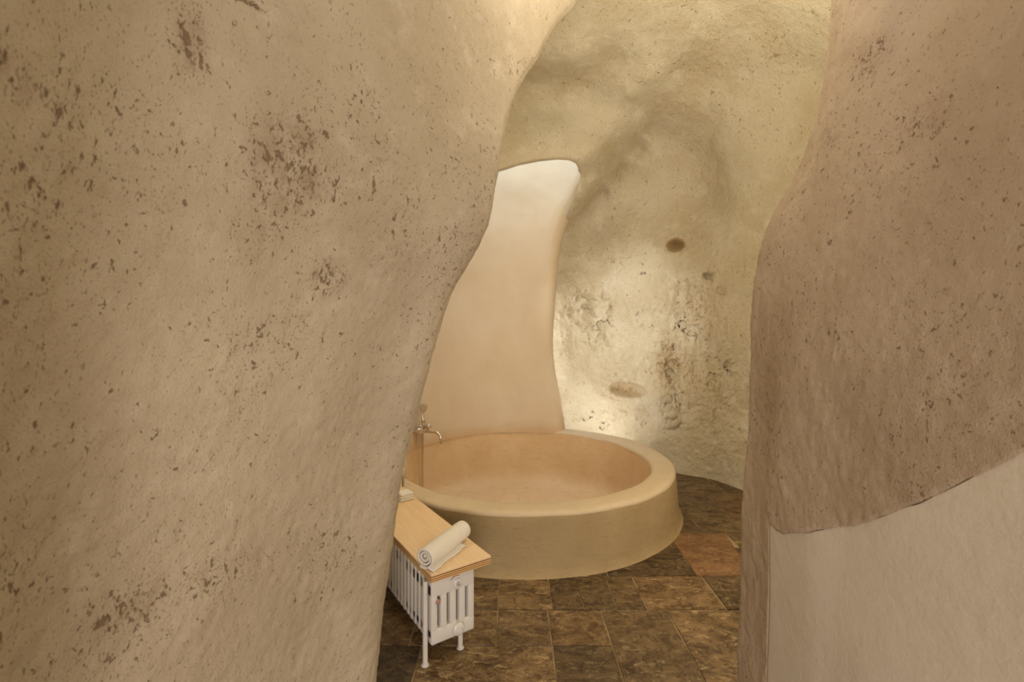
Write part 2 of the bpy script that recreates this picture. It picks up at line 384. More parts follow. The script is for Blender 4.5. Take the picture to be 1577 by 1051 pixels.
# left wall: near face, worn edge, then back into the chamber behind the radiator
EL = rowsof([(578, 1100, 1.80), (580, 1051, 1.80), (584, 960, 1.80), (600, 850, 1.80), (615, 740, 1.80), (630, 680, 1.80), (645, 620, 1.80), (660, 560, 1.80),
             (680, 490, 1.80), (700, 440, 1.80), (730, 390, 1.80), (750, 350, 1.80), (765, 310, 1.82), (769, 262, 1.86), (775, 215, 1.95), (790, 150, 2.1),
             (830, 80, 2.3), (880, 10, 2.5), (960, -80, 2.7), (1050, -190, 2.85), (1100, -330, 2.9)])
zc = ZS
lean = np.clip(EL[:, 0] - EL[1, 0], 0, None)
lean_s = np.polyval(np.polyfit(zc[1:13], lean[1:13], 2), np.clip(zc, 0.2, 4.0)); lean_s = np.clip(lean_s, 0, None)
st = []
for (y, x0, wgt, back) in ((-2.6, -0.98, 0.15, 0), (-1.2, -0.86, 0.2, 0), (0.0, -0.72, 0.3, 0), (0.45, -0.76, 0.4, 0), (0.85, -0.90, 0.52, 0), (1.15, -0.81, 0.66, 0), (1.42, -0.71, 0.82, 0), (1.62, -0.625, 0.93, 0)):  # out-of-view stations bulge inward, shaped to shade the face's left end
    f = (EL[:, 1] - 1.8) * max(0, (y - 0.3)) / 1.5
    st.append(np.stack([x0 + (lean_s * (1 - wgt ** 4) + lean * wgt ** 4) * wgt, y + f], -1))
for (dx, dy) in ((-0.018, -0.07), (0.0, 0.0), (-0.012, 0.06), (-0.05, 0.14), (-0.20, 0.32), (-0.42, 0.65), (-0.72, 1.10), (-0.98, 1.55), (-1.15, 1.95), (-1.25, 2.6)):
    wv = 1.0
    x = EL[:, 0] + dx - lean * (0.0 if dy < 0.1 else min(1, (dy - 0.1) / 0.9) * 0.75)
    st.append(np.stack([x, EL[:, 1] + dy], -1))
CL = np.stack(st, 1)
sfl = np.concatenate([np.linspace(0, 3, 30, endpoint=False), np.linspace(3, 10.5, 330, endpoint=False), np.linspace(10.5, 17, 90)])
zfl = np.concatenate([np.linspace(-0.04, 2.9, 330, endpoint=False), np.linspace(2.9, 4.9, 110)])
G = wall_grid(CL, zfl, sfl); G = rough(G, 0.009, 0.0035, 0.0022, 3)
L_ = lambda px, py: locate(G, px, py)
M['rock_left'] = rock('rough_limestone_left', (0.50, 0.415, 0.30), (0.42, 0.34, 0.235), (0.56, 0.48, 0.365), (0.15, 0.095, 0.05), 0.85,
    blobs=[(L_(450, 250), (0.19, 0.19, 0.21), 1.6), (L_(300, 70), (0.05, 0.06, 0.13), 1.3), (L_(512, 430), (0.09, 0.1, 0.09), 1.4), (L_(400, 360), (0.12, 0.12, 0.12), 0.8),
           (L_(10, 110), (0.06, 0.10, 0.06), 0.8), (L_(90, 155), (0.10, 0.12, 0.03), 0.8), (L_(195, 950), (0.14, 0.14, 0.10), 1.1), (L_(60, 650), (0.12, 0.14, 0.30), 0.4), (L_(20, 350), (0.08, 0.12, 0.30), 0.3),  # two tall far-left blobs: brown dirt, with the edge's dimness painted in
           (L_(340, 890), (0.14, 0.14, 0.08), 0.8), (L_(385, 2), (0.06, 0.06, 0.012), 2.6)], brown=(0.20, 0.115, 0.055))
tag(pydata('wall_left', G.reshape(-1, 3), quads(*G.shape[:2]), M['rock_left']), kind='structure')

# right wall: near face, corner, jamb, far edge, back
ER = rowsof([(1138, 1100, 1.9), (1138, 850, 1.9), (1145, 760, 1.9), (1150, 700, 1.9), (1155, 620, 1.9), (1157, 520, 1.9), (1164, 430, 1.9), (1169, 372, 1.9),
             (1190, 338, 1.9), (1215, 290, 1.9), (1240, 230, 1.9), (1258, 170, 1.9), (1275, 80, 1.9), (1282, 0, 1.9), (1288, -150, 1.9), (1292, -400, 1.9), (1290, -800, 1.9)])
EC = smooth_edge([(1192, 1200, 1.6), (1192, 1051, 1.6), (1198, 830, 1.6), (1203, 600, 1.6), (1208, 480, 1.6), (1228, 380, 1.6), (1262, 285, 1.6), (1300, 170, 1.6), (1322, 0, 1.6),
             (1330, -150, 1.6), (1335, -900, 1.6)])
st = []
ll = 0.5 * (zc - 1.8 + np.sqrt((zc - 1.8) ** 2 + 0.25))
for (y, x0, k) in ((-2.6, 1.12, 0.1), (-1.2, 1.10, 0.15), (0.0, 1.04, 0.25), (0.5, 1.0, 0.33), (0.88, 0.965, 0.36), (1.2, 0.935, 0.37), (1.36, 0.922, 0.37)):
    st.append(np.stack([x0 + k * ll ** 1.0, np.full_like(zc, y)], -1))
st.append(EC + np.array([0.020, -0.12])); st.append(EC + np.array([0.014, 0.06]))
mid = (EC + ER) / 2; mid[:, 0] += 0.008
st.append(mid); st.append(ER + np.array([0.0, -0.05])); st.append(ER + np.array([0.012, 0.03])); st.append(ER + np.array([0.12, 0.12]))
st.append(ER + np.array([0.5, 0.22])); st.append(ER + np.array([1.1, 0.25])); st.append(ER + np.array([2.2, 0.28]))
CR_ = np.stack(st, 1)
sfr = np.concatenate([np.linspace(0, 2, 20, endpoint=False), np.linspace(2, 12, 330, endpoint=False), np.linspace(12, 15, 40)])
zfr = np.concatenate([np.linspace(-0.04, 3.2, 330, endpoint=False), np.linspace(3.2, 4.9, 60)])
YB = np.array([0.30, 0.885, 0.96, 1.12, 1.24, 1.40, 1.50, 1.60]); ZB = np.array([1.95, 1.391, 1.307, 1.175, 1.085, 0.99, 0.935, 0.885])
G = wall_grid(CR_, zfr, sfr); SGN = -1 if normals(G)[150, 150, 0] > 0 else 1
zbb = np.interp(G[..., 1], YB, ZB) + 0.006 * vnoise(G, 22, 5)
wm = (1 - sstep(zbb - 0.006, zbb + 0.010, G[..., 2])) * (sfr[None, :] < 8.25)
nG = normals(G) * SGN; stone_d = 0.010 * fbm(G, 1.6, 2, 41)
G = G + nG * (stone_d + (1 - wm) * (0.0034 * fbm(G, 8, 3, 46) + 0.0022 * fbm(G, 42, 2, 50)) - wm * 0.022)[..., None]
L_ = lambda px, py: locate(G, px, py)
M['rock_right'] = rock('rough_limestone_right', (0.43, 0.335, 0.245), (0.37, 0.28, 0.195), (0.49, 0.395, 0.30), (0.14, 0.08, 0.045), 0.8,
    blobs=[(L_(1335, 90), (0.1, 0.12, 0.12), 1.3), (L_(1410, 190), (0.12, 0.15, 0.10), 1.1), (L_(1455, 450), (0.02, 0.02, 0.012), 1.5), (L_(1185, 560), (0.12, 0.2, 0.5), 0.5)], brown=(0.22, 0.12, 0.06))
wr = tag(pydata('wall_right', G.reshape(-1, 3), quads(*G.shape[:2])[:, ::-1], M['rock_right']), kind='structure')

# white limewashed plaster covering the foot of the near face, arched upper edge
YB = np.array([0.30, 0.885, 0.96, 1.12, 1.24, 1.40, 1.50, 1.60]); ZB = np.array([1.95, 1.391, 1.307, 1.175, 1.085, 0.99, 0.935, 0.885])
su = np.concatenate([np.linspace(0, 2, 20, endpoint=False), np.linspace(2, 8.3, 200)])
zv = np.linspace(0, 1, 160)
base = wall_grid(CR_, np.array([0.9]), su)[0]
zb = np.interp(base[:, 1], YB, ZB); zb = np.where(base[:, 1] < 0.3, 1.95, zb)
zb = zb + 0.004 * vnoise(np.stack([base[:, 1], base[:, 1] * 0, base[:, 1] * 0], -1), 25, 5)
ti_all = []
W = np.zeros((len(zv), len(su), 3))
for k, t in enumerate(zv):
    zz = t * (zb + 0.006)
    # evaluate the wall column by column at its own height
    A = cr(CR_, np.interp(zz, ZS, np.arange(len(ZS))))          # (nsu, ns, 2)
    i = np.clip(np.floor(su).astype(int), 0, CR_.shape[1] - 2); f = (su - i)[:, None]; ar = np.arange(len(su)); m_ = CR_.shape[1] - 1
    p0, p1, p2, p3 = (A[ar, np.clip(i + q, 0, m_)] for q in (-1, 0, 1, 2))
    XY = 0.5 * (2 * p1 + (p2 - p0) * f + (2 * p0 - 5 * p1 + 4 * p2 - p3) * f ** 2 + (3 * p1 - p0 - 3 * p2 + p3) * f ** 3)
    W[k, :, :2] = XY; W[k, :, 2] = zz
nn = -normals(W)
if nn[80, 100, 0] > 0: nn = -nn
dz = 0.010 * fbm(W, 1.6, 2, 41)
off = np.full(W.shape[:2], -0.004)
off[:, -1] = -0.016; off[:, -2] = -0.010; off[:, -3] = -0.006
Wd = W + nn * (dz + off)[..., None]
tag(pydata('white_plaster', Wd.reshape(-1, 3), quads(*W.shape[:2])[:, ::-1], M['white'], wr), label='smooth white limewashed plaster with an arched upper edge')

# ------------------------------------------------------------------ smooth plaster niche round the tub (stands behind the vault rib)
edge_px = [(880, 760), (868, 660), (861, 614), (854, 570), (851, 526), (854, 460), (857.5, 408), (863, 366), (875, 330), (898, 288), (922, 250), (960, 200), (1000, 100), (1020, -50)]
def hit(px, R):                                     # where a sight line meets the far side of the niche cylinder
    k = (px - CX) / F; a = 1 + k * k; b = -2 * (k * TC[0] + TC[1]); c = TC @ TC - R * R
    d = (-b + math.sqrt(max(b * b - 4 * a * c, 0))) / (2 * a); return k * d, d
zz = []; th = []
for (px, py) in edge_px:
    x, d = hit(px, RI + 0.03); zz.append(EYE - (py - HY) / F * d); th.append(math.atan2(d - TC[1], x - TC[0]))
nz = 220; zf = np.linspace(TH - 0.03, 5.0, nz)
thE = np.interp(zf, zz, th)
thE = np.convolve(np.pad(thE, 6, mode='edge'), np.ones(13) / 13, 'valid')
rows_ = []
for k, z in enumerate(zf):
    t0, t1 = thE[k] + 0.115, math.radians(211)
    pts = []
    rr = 0.12
    # convex rounding at the right end, then back towards the rock
    c0 = TC + (RI + rr) * np.array([math.cos(t0), math.sin(t0)])
    e = np.array([math.cos(t0), math.sin(t0)]); tn = np.array([e[1], -e[0]])          # outward, and towards the right
    p_end = c0 + tn * rr
    pts.append(TC + (RI + 0.2) * np.array([math.cos(t0 + 0.75), math.sin(t0 + 0.75)])); pts.append(TC + (RI + 0.2) * np.array([math.cos(t0 + 0.3), math.sin(t0 + 0.3)])); pts.append(p_end + e * 0.085 - tn * 0.09); pts.append(p_end + e * 0.07 - tn * 0.02); pts.append(p_end + e * 0.04)
    for a in np.linspace(0, PI / 2, 9): pts.append(c0 + tn * rr * math.cos(a) - e * rr * math.sin(a))
    for a in np.linspace(t0, t1, 90)[1:]: pts.append(TC + (RI - 0.006) * np.array([math.cos(a), math.sin(a)]))
    e2 = np.array([math.cos(t1), math.sin(t1)]); t2 = np.array([-e2[1], e2[0]]); c2 = TC + (RI + 0.06) * e2
    for a in np.linspace(0, PI / 2, 7)[1:]: pts.append(c2 - e2 * 0.06 * math.cos(a) + t2 * 0.06 * math.sin(a))
    q = c2 + t2 * 0.06; pts.append(q + e2 * 0.2); pts.append(q + e2 * 0.5 + np.array([-0.1, 0])); pts.append(np.array([-1.95, 3.75]))
    rows_.append(np.concatenate([np.array(pts), np.full((len(pts), 1), z)], 1))
G = np.array(rows_)
n_ = normals(G)
G = G + n_ * (0.012 * sstep(0.4, 0.9, G[..., 2]) * fbm(G, 1.5, 2, 8) + 0.002 * fbm(G, 9, 2, 19))[..., None]
tag(pydata('wall_niche', G.reshape(-1, 3), quads(*G.shape[:2])[:, ::-1], M['niche']), kind='structure')

# ------------------------------------------------------------------ rock at the back of the chamber and the vault above it
ctl = [
 # rough wall, foot to top
 (560, 760, 6.5), (700, 760, 6.4), (800, 760, 6.3), (868, 760, 6.15), (868, 660, 6.15), (940, 660, 5.95), (1000, 700, 5.5), (1042, 730, 5.13), (1095, 740, 4.93), (1145, 755, 4.60), (1250, 790, 3.95), (1400, 850, 3.2), (1600, 950, 2.55), (1750, 1050, 2.1),
 (560, 500, 6.4), (780, 500, 6.3), (868, 500, 6.1), (940, 500, 5.85), (1000, 520, 5.5), (1060, 520, 5.15), (1120, 520, 4.75), (1200, 520, 4.2), (1400, 520, 3.15), (1600, 520, 2.5), (1750, 520, 2.1),
 (868, 380, 5.95), (940, 380, 5.68), (1000, 380, 5.38), (1060, 380, 5.1), (1120, 380, 4.62), (1200, 380, 4.1),
 (905, 310, 5.5), (940, 290, 5.38), (985, 250, 5.18), (1000, 215, 5.0), (1040, 290, 5.1), (1050, 240, 5.0), (1085, 300, 4.98), (1075, 235, 4.86),
 (1035, 195, 4.75), (1105, 230, 4.45), (1130, 300, 4.5), (1060, 160, 4.35), (1130, 180, 4.12), (1200, 220, 3.95), (1200, 300, 4.0), (1300, 250, 3.4), (1500, 200, 2.7), (1750, 200, 2.1),
 # vault above
 (1060, 110, 4.1), (1150, 110, 3.85), (1250, 110, 3.5), (1000, 120, 4.15), (950, 95, 4.15), (880, 90, 4.0), (820, 85, 3.95), (740, 60, 3.8), (640, 60, 3.6),
 (900, 0, 3.55), (1050, 0, 3.5), (1250, 0, 3.05), (740, -50, 3.3), (600, -50, 3.1), (450, 60, 3.2), (300, 100, 2.8),
 (900, -150, 2.95), (1150, -150, 2.75), (700, -150, 2.8), (1400, -150, 2.4), (500, -150, 2.5), (800, -400, 2.05), (1100, -400, 2.0), (500, -400, 1.9), (1500, -400, 1.8), (200, -400, 1.7),
 (800, -900, 1.35), (200, -900, 1.25), (1500, -900, 1.25), (800, -1600, 0.88), (0, -1600, 0.85), (1600, -1600, 0.85),
 (1750, -200, 1.9), (200, 250, 3.0),
 # under the vault's fold, the face above the niche
 (970, 150, 4.35), (900, 130, 4.42), (830, 128, 4.42), (760, 130, 4.35), (930, 160, 4.50), (850, 165, 4.55), (760, 180, 4.45), (905, 205, 4.55), (870, 235, 4.50), (820, 240, 4.48), (760, 250, 4.42), (640, 250, 4.4), (450, 250, 4.2),
 # the rib's turned side
 (893, 248, 4.52), (920, 222, 4.56), (955, 180, 4.55), (975, 160, 4.50),
 (903, 272, 4.92), (893, 300, 5.02), (913, 278, 4.98), (940, 246, 4.93), (966, 212, 4.83), (985, 190, 4.72), (879, 330, 5.35), (868, 300, 5.0), (872, 352, 5.75), (884, 338, 5.72), (905, 318, 5.58), (928, 290, 5.47), (955, 260, 5.36), (982, 226, 5.2), (1004, 205, 5.0),
]
ctl = np.array(ctl, float)
def kern(A, B):
    r2 = ((A[:, None, :] - B[None, :, :]) ** 2).sum(-1); return -np.sqrt(r2 + 7.0 ** 2)
Cp = ctl[:, :2]; n = len(Cp)
K = np.zeros((n + 1, n + 1)); K[:n, :n] = kern(Cp, Cp); K[:n, n] = 1; K[n, :n] = 1
wts = np.linalg.solve(K, np.append(np.log(ctl[:, 2]), 0))
def field(px, py):
    P = np.stack([px.ravel(), py.ravel()], -1); out = np.zeros(len(P))
    for s in range(0, len(P), 20000):
        out[s:s + 20000] = kern(P[s:s + 20000], Cp) @ wts[:n] + wts[n]
    return np.exp(out).reshape(px.shape)
gx = np.concatenate([np.arange(-100, 640, 20.0), np.arange(640, 830, 4.0), np.arange(830, 1180, 1.7), np.arange(1180, 1300, 4.0), np.arange(1300, 1760, 15.0)])
gy = np.concatenate([-np.geomspace(1600, 60, 50), np.arange(-55, 240, 3.0), np.arange(240, 780, 1.8), np.arange(780, 1060, 10)])
PX, PY = np.meshgrid(gx, gy)
D = field(PX, PY)
# pockets, dents and tool grooves cut in the rough wall
def pocket(cx, cy, rx, ry, dep, sharp=3.0, ang=0.0):
    ca, sa = math.cos(ang), math.sin(ang); u = ((PX - cx) * ca + (PY - cy) * sa) / rx; v = (-(PX - cx) * sa + (PY - cy) * ca) / ry
    r = np.sqrt(u * u + v * v) + 0.10 * vnoise(np.stack([PX, PY, PX * 0], -1), 0.09, 4)
    return dep * np.clip((1.0 - r) * sharp, 0, 1)
hole_sh = ((PY - 378) > -11.5)
D = D + pocket(1043, 379, 18, 13, 0.15, 1.25) * hole_sh
D = D + pocket(966, 599, 31, 14, 0.085, 2.2, 0.22)
D = D + pocket(1091, 425, 9, 6, 0.09, 3) + pocket(992, 421, 4, 3, 0.04) + pocket(1110, 447, 8, 6, 0.04)
for (cx, cy, rx, ry, dep) in ((1035, 565, 14, 42, 0.10), (1022, 610, 22, 14, -0.05), (1078, 500, 7, 60, 0.036), (1062, 470, 6, 50, 0.036), (1046, 480, 5, 60, 0.036), (1095, 520, 8, 50, 0.036),
                              (1110, 600, 12, 60, 0.045), (1050, 640, 8, 30, 0.05), (925, 455, 22, 12, 0.06), (912, 485, 10, 22, 0.06), (935, 500, 18, 10, 0.05), (885, 540, 16, 10, 0.05), (880, 475, 14, 8, 0.035),
                              (940, 470, 12, 8, -0.04), (985, 490, 20, 12, 0.035), (890, 640, 14, 7, 0.04), (1000, 640, 12, 22, 0.045), (1105, 290, 16, 30, 0.05), (1030, 430, 8, 14, 0.03),
                              (930, 630, 20, 8, 0.03), (1070, 560, 7, 26, 0.04), (1088, 640, 10, 40, 0.035), (965, 330, 30, 10, 0.02)):
    D = D + dep * np.exp(-(((PX - cx) / rx) ** 2 + ((PY - cy) / ry) ** 2))
W3 = np.stack([PX, PY, PX * 0], -1)
chip = np.clip(fbm(W3, 0.055, 4, 91, 0.6) - 0.05, 0, 0.45) * 0.085 - np.clip(fbm(W3, 0.08, 3, 97, 0.6) - 0.25, 0, 0.4) * 0.045
cm = np.zeros_like(D)
for (cx, cy, rx, ry, a_) in ((918, 490, 42, 55, 1.0), (1040, 560, 22, 60, 1.1), (1062, 480, 26, 60, 0.7), (990, 490, 22, 22, 0.7), (945, 645, 60, 20, 0.7), (1100, 590, 34, 80, 0.6), (1040, 640, 26, 30, 0.8)):
    cm = np.maximum(cm, a_ * sstep(1.25, 0.6, np.sqrt(((PX - cx) / rx) ** 2 + ((PY - cy) / ry) ** 2)))
D = D + chip * cm
G = np.stack([(PX - CX) / F * D, D, EYE - (PY - HY) / F * D], -1)

nr = normals(G); 
if nr[150, 100, 1] > 0: nr = -nr
cw = np.exp(-(((PX - 1010) / 150) ** 2 + ((PY - 520) / 150) ** 2))
dsp = 0.045 * fbm(G, 1.3, 2, 60) + (0.008 + 0.005 * cw) * fbm(G, 5.5, 3, 66) + (0.004 + 0.009 * cw) * fbm(G, 24, 3, 71, 0.65) 
edge_keep = sstep(245, 300, PY) + sstep(210, 150, PY)
G = G + nr * (dsp * np.clip(0.25 + edge_keep, 0, 1))[..., None]
G[..., 2] = np.maximum(G[..., 2], -0.05)
# the opening of the light shaft: everything of this sheet inside this outline is cut away
poly = np.array([(-200, 300), (640, 284), (700, 276), (769, 262), (800, 252), (830, 246), (860, 243), (878, 244), (888, 249), (893, 257), (894, 270), (888, 296), (878, 322), (868, 345), (858, 400), (846, 460), (846, 1070), (-200, 1070)], float)
# smooth the outline
def inside(px, py):
    c = np.zeros(px.shape, bool); j = len(poly) - 1
    for i in range(len(poly)):
        xi, yi = poly[i]; xj, yj = poly[j]
        c ^= ((yi > py) != (yj > py)) & (px < (xj - xi) * (py - yi) / (yj - yi + 1e-12) + xi); j = i
    return c
cen = lambda A: (A[:-1, :-1] + A[1:, :-1] + A[:-1, 1:] + A[1:, 1:]) / 4
keep = ~inside(cen(PX), cen(PY))
nR, nC = PX.shape
# snap the border of the cut onto its outline
used = np.zeros((nR, nC), int); tot = np.zeros((nR, nC), int)
for a in (0, 1):
    for b in (0, 1):
        used[a:nR - 1 + a, b:nC - 1 + b] += keep; tot[a:nR - 1 + a, b:nC - 1 + b] += 1
brd = (used > 0) & (used < tot)
bi = np.argwhere(brd)
bp = np.stack([PX[brd], PY[brd]], -1)
best = np.full(len(bp), 1e9); tgt = bp.copy()
for i in range(len(poly)):
    a = poly[i]; b = poly[(i + 1) % len(poly)]; t = np.clip(((bp - a) @ (b - a)) / ((b - a) @ (b - a)), 0, 1)
    q = a + t[:, None] * (b - a); dd = np.linalg.norm(q - bp, axis=1); m_ = dd < best; best[m_] = dd[m_]; tgt[m_] = q[m_]
Db = field(tgt[:, 0], tgt[:, 1])
snap = best < 25
for k, (i, j) in enumerate(bi):
    if snap[k]: G[i, j] = ((tgt[k, 0] - CX) / F * Db[k], Db[k], max(-0.05, EYE - (tgt[k, 1] - HY) / F * Db[k]))
Vt = G.reshape(-1, 3)
zc_ = cen(G[..., 2]); pyc = cen(PY); pxc = cen(PX)
zc_[:] = zc_
ceil_mask = pyc < np.interp(pxc, [-200, 700, 895, 985, 1030, 1075, 1130, 1250, 1400, 1760], [400, 400, 262, 205, 190, 200, 150, 60, -20, -100])
def submesh(name, keepmask, mat):
    q = quads(nR, nC, keepmask)[:, ::-1]
    ids, inv = np.unique(q, return_inverse=True)
    return Vt[ids], inv.reshape(-1, 4), ids
V1, Q1, _ = submesh('wall_back', keep & ~ceil_mask & (zc_ > -0.04), None)
tag(pydata('wall_back', V1, Q1.tolist(), M['rock_back']), kind='structure')
V2, Q2, _ = submesh('ceiling', keep & ceil_mask, None)
# turned-back inner lip of the vault over the light shaft
cnt = {}
for f_ in Q2.tolist():
    for a, b in zip(f_, f_[1:] + f_[:1]):
        cnt[(a, b)] = 1
bord = [(a, b) for (a, b) in cnt if (b, a) not in cnt]
V2 = V2.tolist(); Q2 = Q2.tolist(); nv = {}
def lip(i):
    if i in nv: return nv[i]
    x, y, z = V2[i]; ids = []
    for (dy, dzz) in ((0.03, -0.002), (0.08, 0.01), (0.16, 0.06), (0.24, 0.20), (0.28, 1.7)):
        V2.append((x, y + dy, z + dzz)); ids.append(len(V2) - 1)
    nv[i] = ids; return ids
on = set()
Va = np.array(V2); pxv = Va[:, 0] / Va[:, 1] * F + CX; pyv = HY - (Va[:, 2] - EYE) / Va[:, 1] * F
for (a, b) in bord:
    if all(-90 < pxv[k] < 897 and 235 < pyv[k] < 345 and Va[k, 1] > 2.5 for k in (a, b)):
        A = [a] + lip(a); Bb = [b] + lip(b)
        for k in range(5): Q2.append((b, a, A[1], Bb[1]) if k == 0 else (Bb[k], A[k], A[k + 1], Bb[k + 1]))
tag(pydata('ceiling', np.array(V2), Q2, M['rock_back']), kind='structure')

# ------------------------------------------------------------------ round plastered bath
tub = tag(empty('bathtub', (TC[0], TC[1], 0)), 'large round sand-coloured plastered bathtub built on the stone floor', 'bathtub')
def lathe(name, prof, mat, parent, n=160, seed=0, amp=0.004):
    A = np.linspace(0, 2 * PI, n, endpoint=False); V = []
    for (r, z) in prof:
        V.append(np.stack([r * np.cos(A), r * np.sin(A), np.full(n, z)], -1))
    V = np.array(V)
    P = V + np.array([TC[0], TC[1], 0])
    dr = amp * fbm(P, 3.0, 3, seed); dzv = amp * 0.8 * fbm(P, 4.0, 2, seed + 9)
    rr = np.linalg.norm(V[..., :2], axis=-1, keepdims=True) + 1e-9
    V[..., :2] *= 1 + (dr[..., None] / rr)
    V[..., 2] += dzv * (V[..., 2] > 0.02)
    Fc = []
    for l in range(len(prof) - 1):
        for k in range(n): Fc.append((l * n + k, (l + 1) * n + k, (l + 1) * n + (k + 1) % n, l * n + (k + 1) % n))
    return pydata(name, V.reshape(-1, 3), [f[::-1] for f in Fc], mat, parent)
lathe('outer_wall', [(1.405, -0.01), (1.392, 0.004), (1.378, 0.02), (1.368, 0.06), (1.358, 0.14), (1.350, 0.24), (1.343, 0.34), (1.341, 0.365), (1.339, 0.374)], M['tub_out'], tub, seed=5, amp=0.006)
lathe('rim', [(1.3385, 0.368), (1.338, 0.380), (1.332, 0.392), (1.318, 0.399), (1.28, 0.401), (1.22, 0.400), (1.17, 0.398), (1.148, 0.393), (1.136, 0.380), (1.131, 0.365)], M['tub_rim'], tub, seed=5, amp=0.006)
prof = [(1.132, 0.375), (1.128, 0.34), (1.118, 0.24), (1.104, 0.12), (1.088, 0.0), (1.07, -0.08), (1.045, -0.13), (1.00, -0.165), (0.92, -0.185), (0.7, -0.19), (0.4, -0.194), (0.2, -0.197), (0.02, -0.20)]
lathe('basin', prof, M['tub_in'], tub, seed=31, amp=0.004)

# ------------------------------------------------------------------ small parts toolkit
def box_bm(bm, c, s, bev=0.0, seg=2, M4=None):
    r = bmesh.ops.create_cube(bm, size=1.0); vs_ = r['verts']
    for v in vs_: v.co = Vector((v.co.x * s[0] + c[0], v.co.y * s[1] + c[1], v.co.z * s[2] + c[2]))
    if bev:
        es = list({e for v in vs_ for e in v.link_edges})
        bmesh.ops.bevel(bm, geom=es, offset=bev, segments=seg, affect='EDGES', profile=0.5)
def tube(pts, r, seg=12, caps=True, radii=None):
    bm = bmesh.new(); P = [Vector(p) for p in pts]; rings = []
    up_ = Vector((0, 0, 1))
    for k, p in enumerate(P):
        t = (P[min(k + 1, len(P) - 1)] - P[max(k - 1, 0)]).normalized()
        a = t.cross(up_); 
        if a.length < 0.1: a = t.cross(Vector((1, 0, 0.01)))
        a.normalize()
        if k and a.dot(pa) < 0: a = -a
        pa = a; b = t.cross(a).normalized(); R = radii[k] if radii else r
        rings.append([bm.verts.new(p + R * (math.cos(2 * PI * j / seg) * a + math.sin(2 * PI * j / seg) * b)) for j in range(seg)])
    for k in range(len(rings) - 1):
        for j in range(seg): bm.faces.new((rings[k][j], rings[k][(j + 1) % seg], rings[k + 1][(j + 1) % seg], rings[k + 1][j]))
    if caps: bm.faces.new(rings[0][::-1]); bm.faces.new(rings[-1])
    bmesh.ops.recalc_face_normals(bm, faces=bm.faces[:])
    return bm
def spline(pts, n=24):
    P = np.array(pts, float); return cr(P, np.linspace(0, len(P) - 1, n)).tolist()
def autosmooth(o, ang=40):
    for p in o.data.polygons: p.use_smooth = True
    o.data.set_sharp_from_angle(angle=math.radians(ang))
    return o

# ------------------------------------------------------------------ column radiator, local x along its length (away from us), y across
UX = np.array([-0.56, 0.828]); 
ang = math.atan2(UX[1], UX[0])
O = np.array([-0.376, 2.173])
rad = tag(empty('radiator', (O[0], O[1], 0), ang), 'white column radiator under the plywood board', 'radiator')
# local y is to the left of travel; the board extends to the right (negative y)
Y0, YW = -0.012, 0.232
z0, z1 = 0.098, 0.408
def section_bm():
    bm = bmesh.new(); t = 0.0445
    yc = Y0 - YW / 2
    box_bm(bm, (0, yc, z1 - 0.043), (t, YW, 0.086), 0.009, 3)
    box_bm(bm, (0, yc, z0 + 0.036), (t, YW, 0.072), 0.009, 3)
    tw_ = 0.0335; gap_ = (YW - 5 * tw_) / 4
    for k in range(5):
        y = Y0 - tw_ / 2 - k * (tw_ + gap_)
        box_bm(bm, (0, y, (z0 + z1) / 2), (t * 0.98, tw_, z1 - z0 - 0.05), 0.0085, 3)
    return bm
PITCH = 0.0475; NS = 22
s0 = autosmooth(obj('section', section_bm(), M['enamel'], rad), 50); s0.location = (0.045, 0, 0)
for k in range(1, NS):
    c = s0.copy(); COL.objects.link(c); c.parent = rad; c.location = (0.045 + k * PITCH, 0, 0)
# hubs joining the sections inside the headers
for z in (z0 + 0.036, z1 - 0.045):
    autosmooth(obj('connecting_pipe', tube([(0.03, Y0 - YW * 0.5, z), (0.045 + NS * PITCH, Y0 - YW * 0.5, z)], 0.016, 14), M['enamel'], rad))
def disc_bm(x, y, z, r, th, seg=28, dome=0.0):
    pr = [(0.0, r), (th * 0.75, r), (th, r * 0.86), (th + dome, r * 0.45), (th + dome * 1.1, 0.0005)]
    bm = bmesh.new(); rings = []
    for (h, rr) in pr:
        rings.append([bm.verts.new((x - h, y + rr * math.cos(2 * PI * j / seg), z + rr * math.sin(2 * PI * j / seg))) for j in range(seg)])
    for k in range(len(rings) - 1):
        for j in range(seg): bm.faces.new((rings[k][j], rings[k][(j + 1) % seg], rings[k + 1][(j + 1) % seg], rings[k + 1][j]))
    bmesh.ops.recalc_face_normals(bm, faces=bm.faces[:])
    return bm
XF = 0.045 - 0.02225
plug = autosmooth(obj('plug', disc_bm(XF + 0.002, Y0 - 0.138, z0 + 0.040, 0.031, 0.020, 28, 0.003), M['enamel'], rad))
autosmooth(obj('plug_cap', disc_bm(XF - 0.018, Y0 - 0.138, z0 + 0.040, 0.015, 0.008, 6), M['enamel'], plug))
plug2 = autosmooth(obj('plug', disc_bm(XF + 0.002, Y0 - 0.138, z1 - 0.050, 0.024, 0.010, 28, 0.002), M['enamel'], rad))
def arc_bm(x, y, z, r, a0, a1, w_, n=16, th=0.0008):
    bm = bmesh.new(); L = []
    for k in range(n + 1):
        a = math.radians(a0 + (a1 - a0) * k / n)
        ww = w_ * (0.35 + 0.65 * math.sin(PI * k / n) ** 0.5) / 2
        L.append([bm.verts.new((x - dd, y - q * math.cos(a), z + q * math.sin(a))) for q in (r - ww, r + ww) for dd in (0, th)])
    for k in range(n):
        a, b = L[k], L[k + 1]
        for (i, j) in ((0, 1), (1, 3), (3, 2), (2, 0)): bm.faces.new((a[i], a[j], b[j], b[i]))
    bmesh.ops.recalc_face_normals(bm, faces=bm.faces[:]); return bm
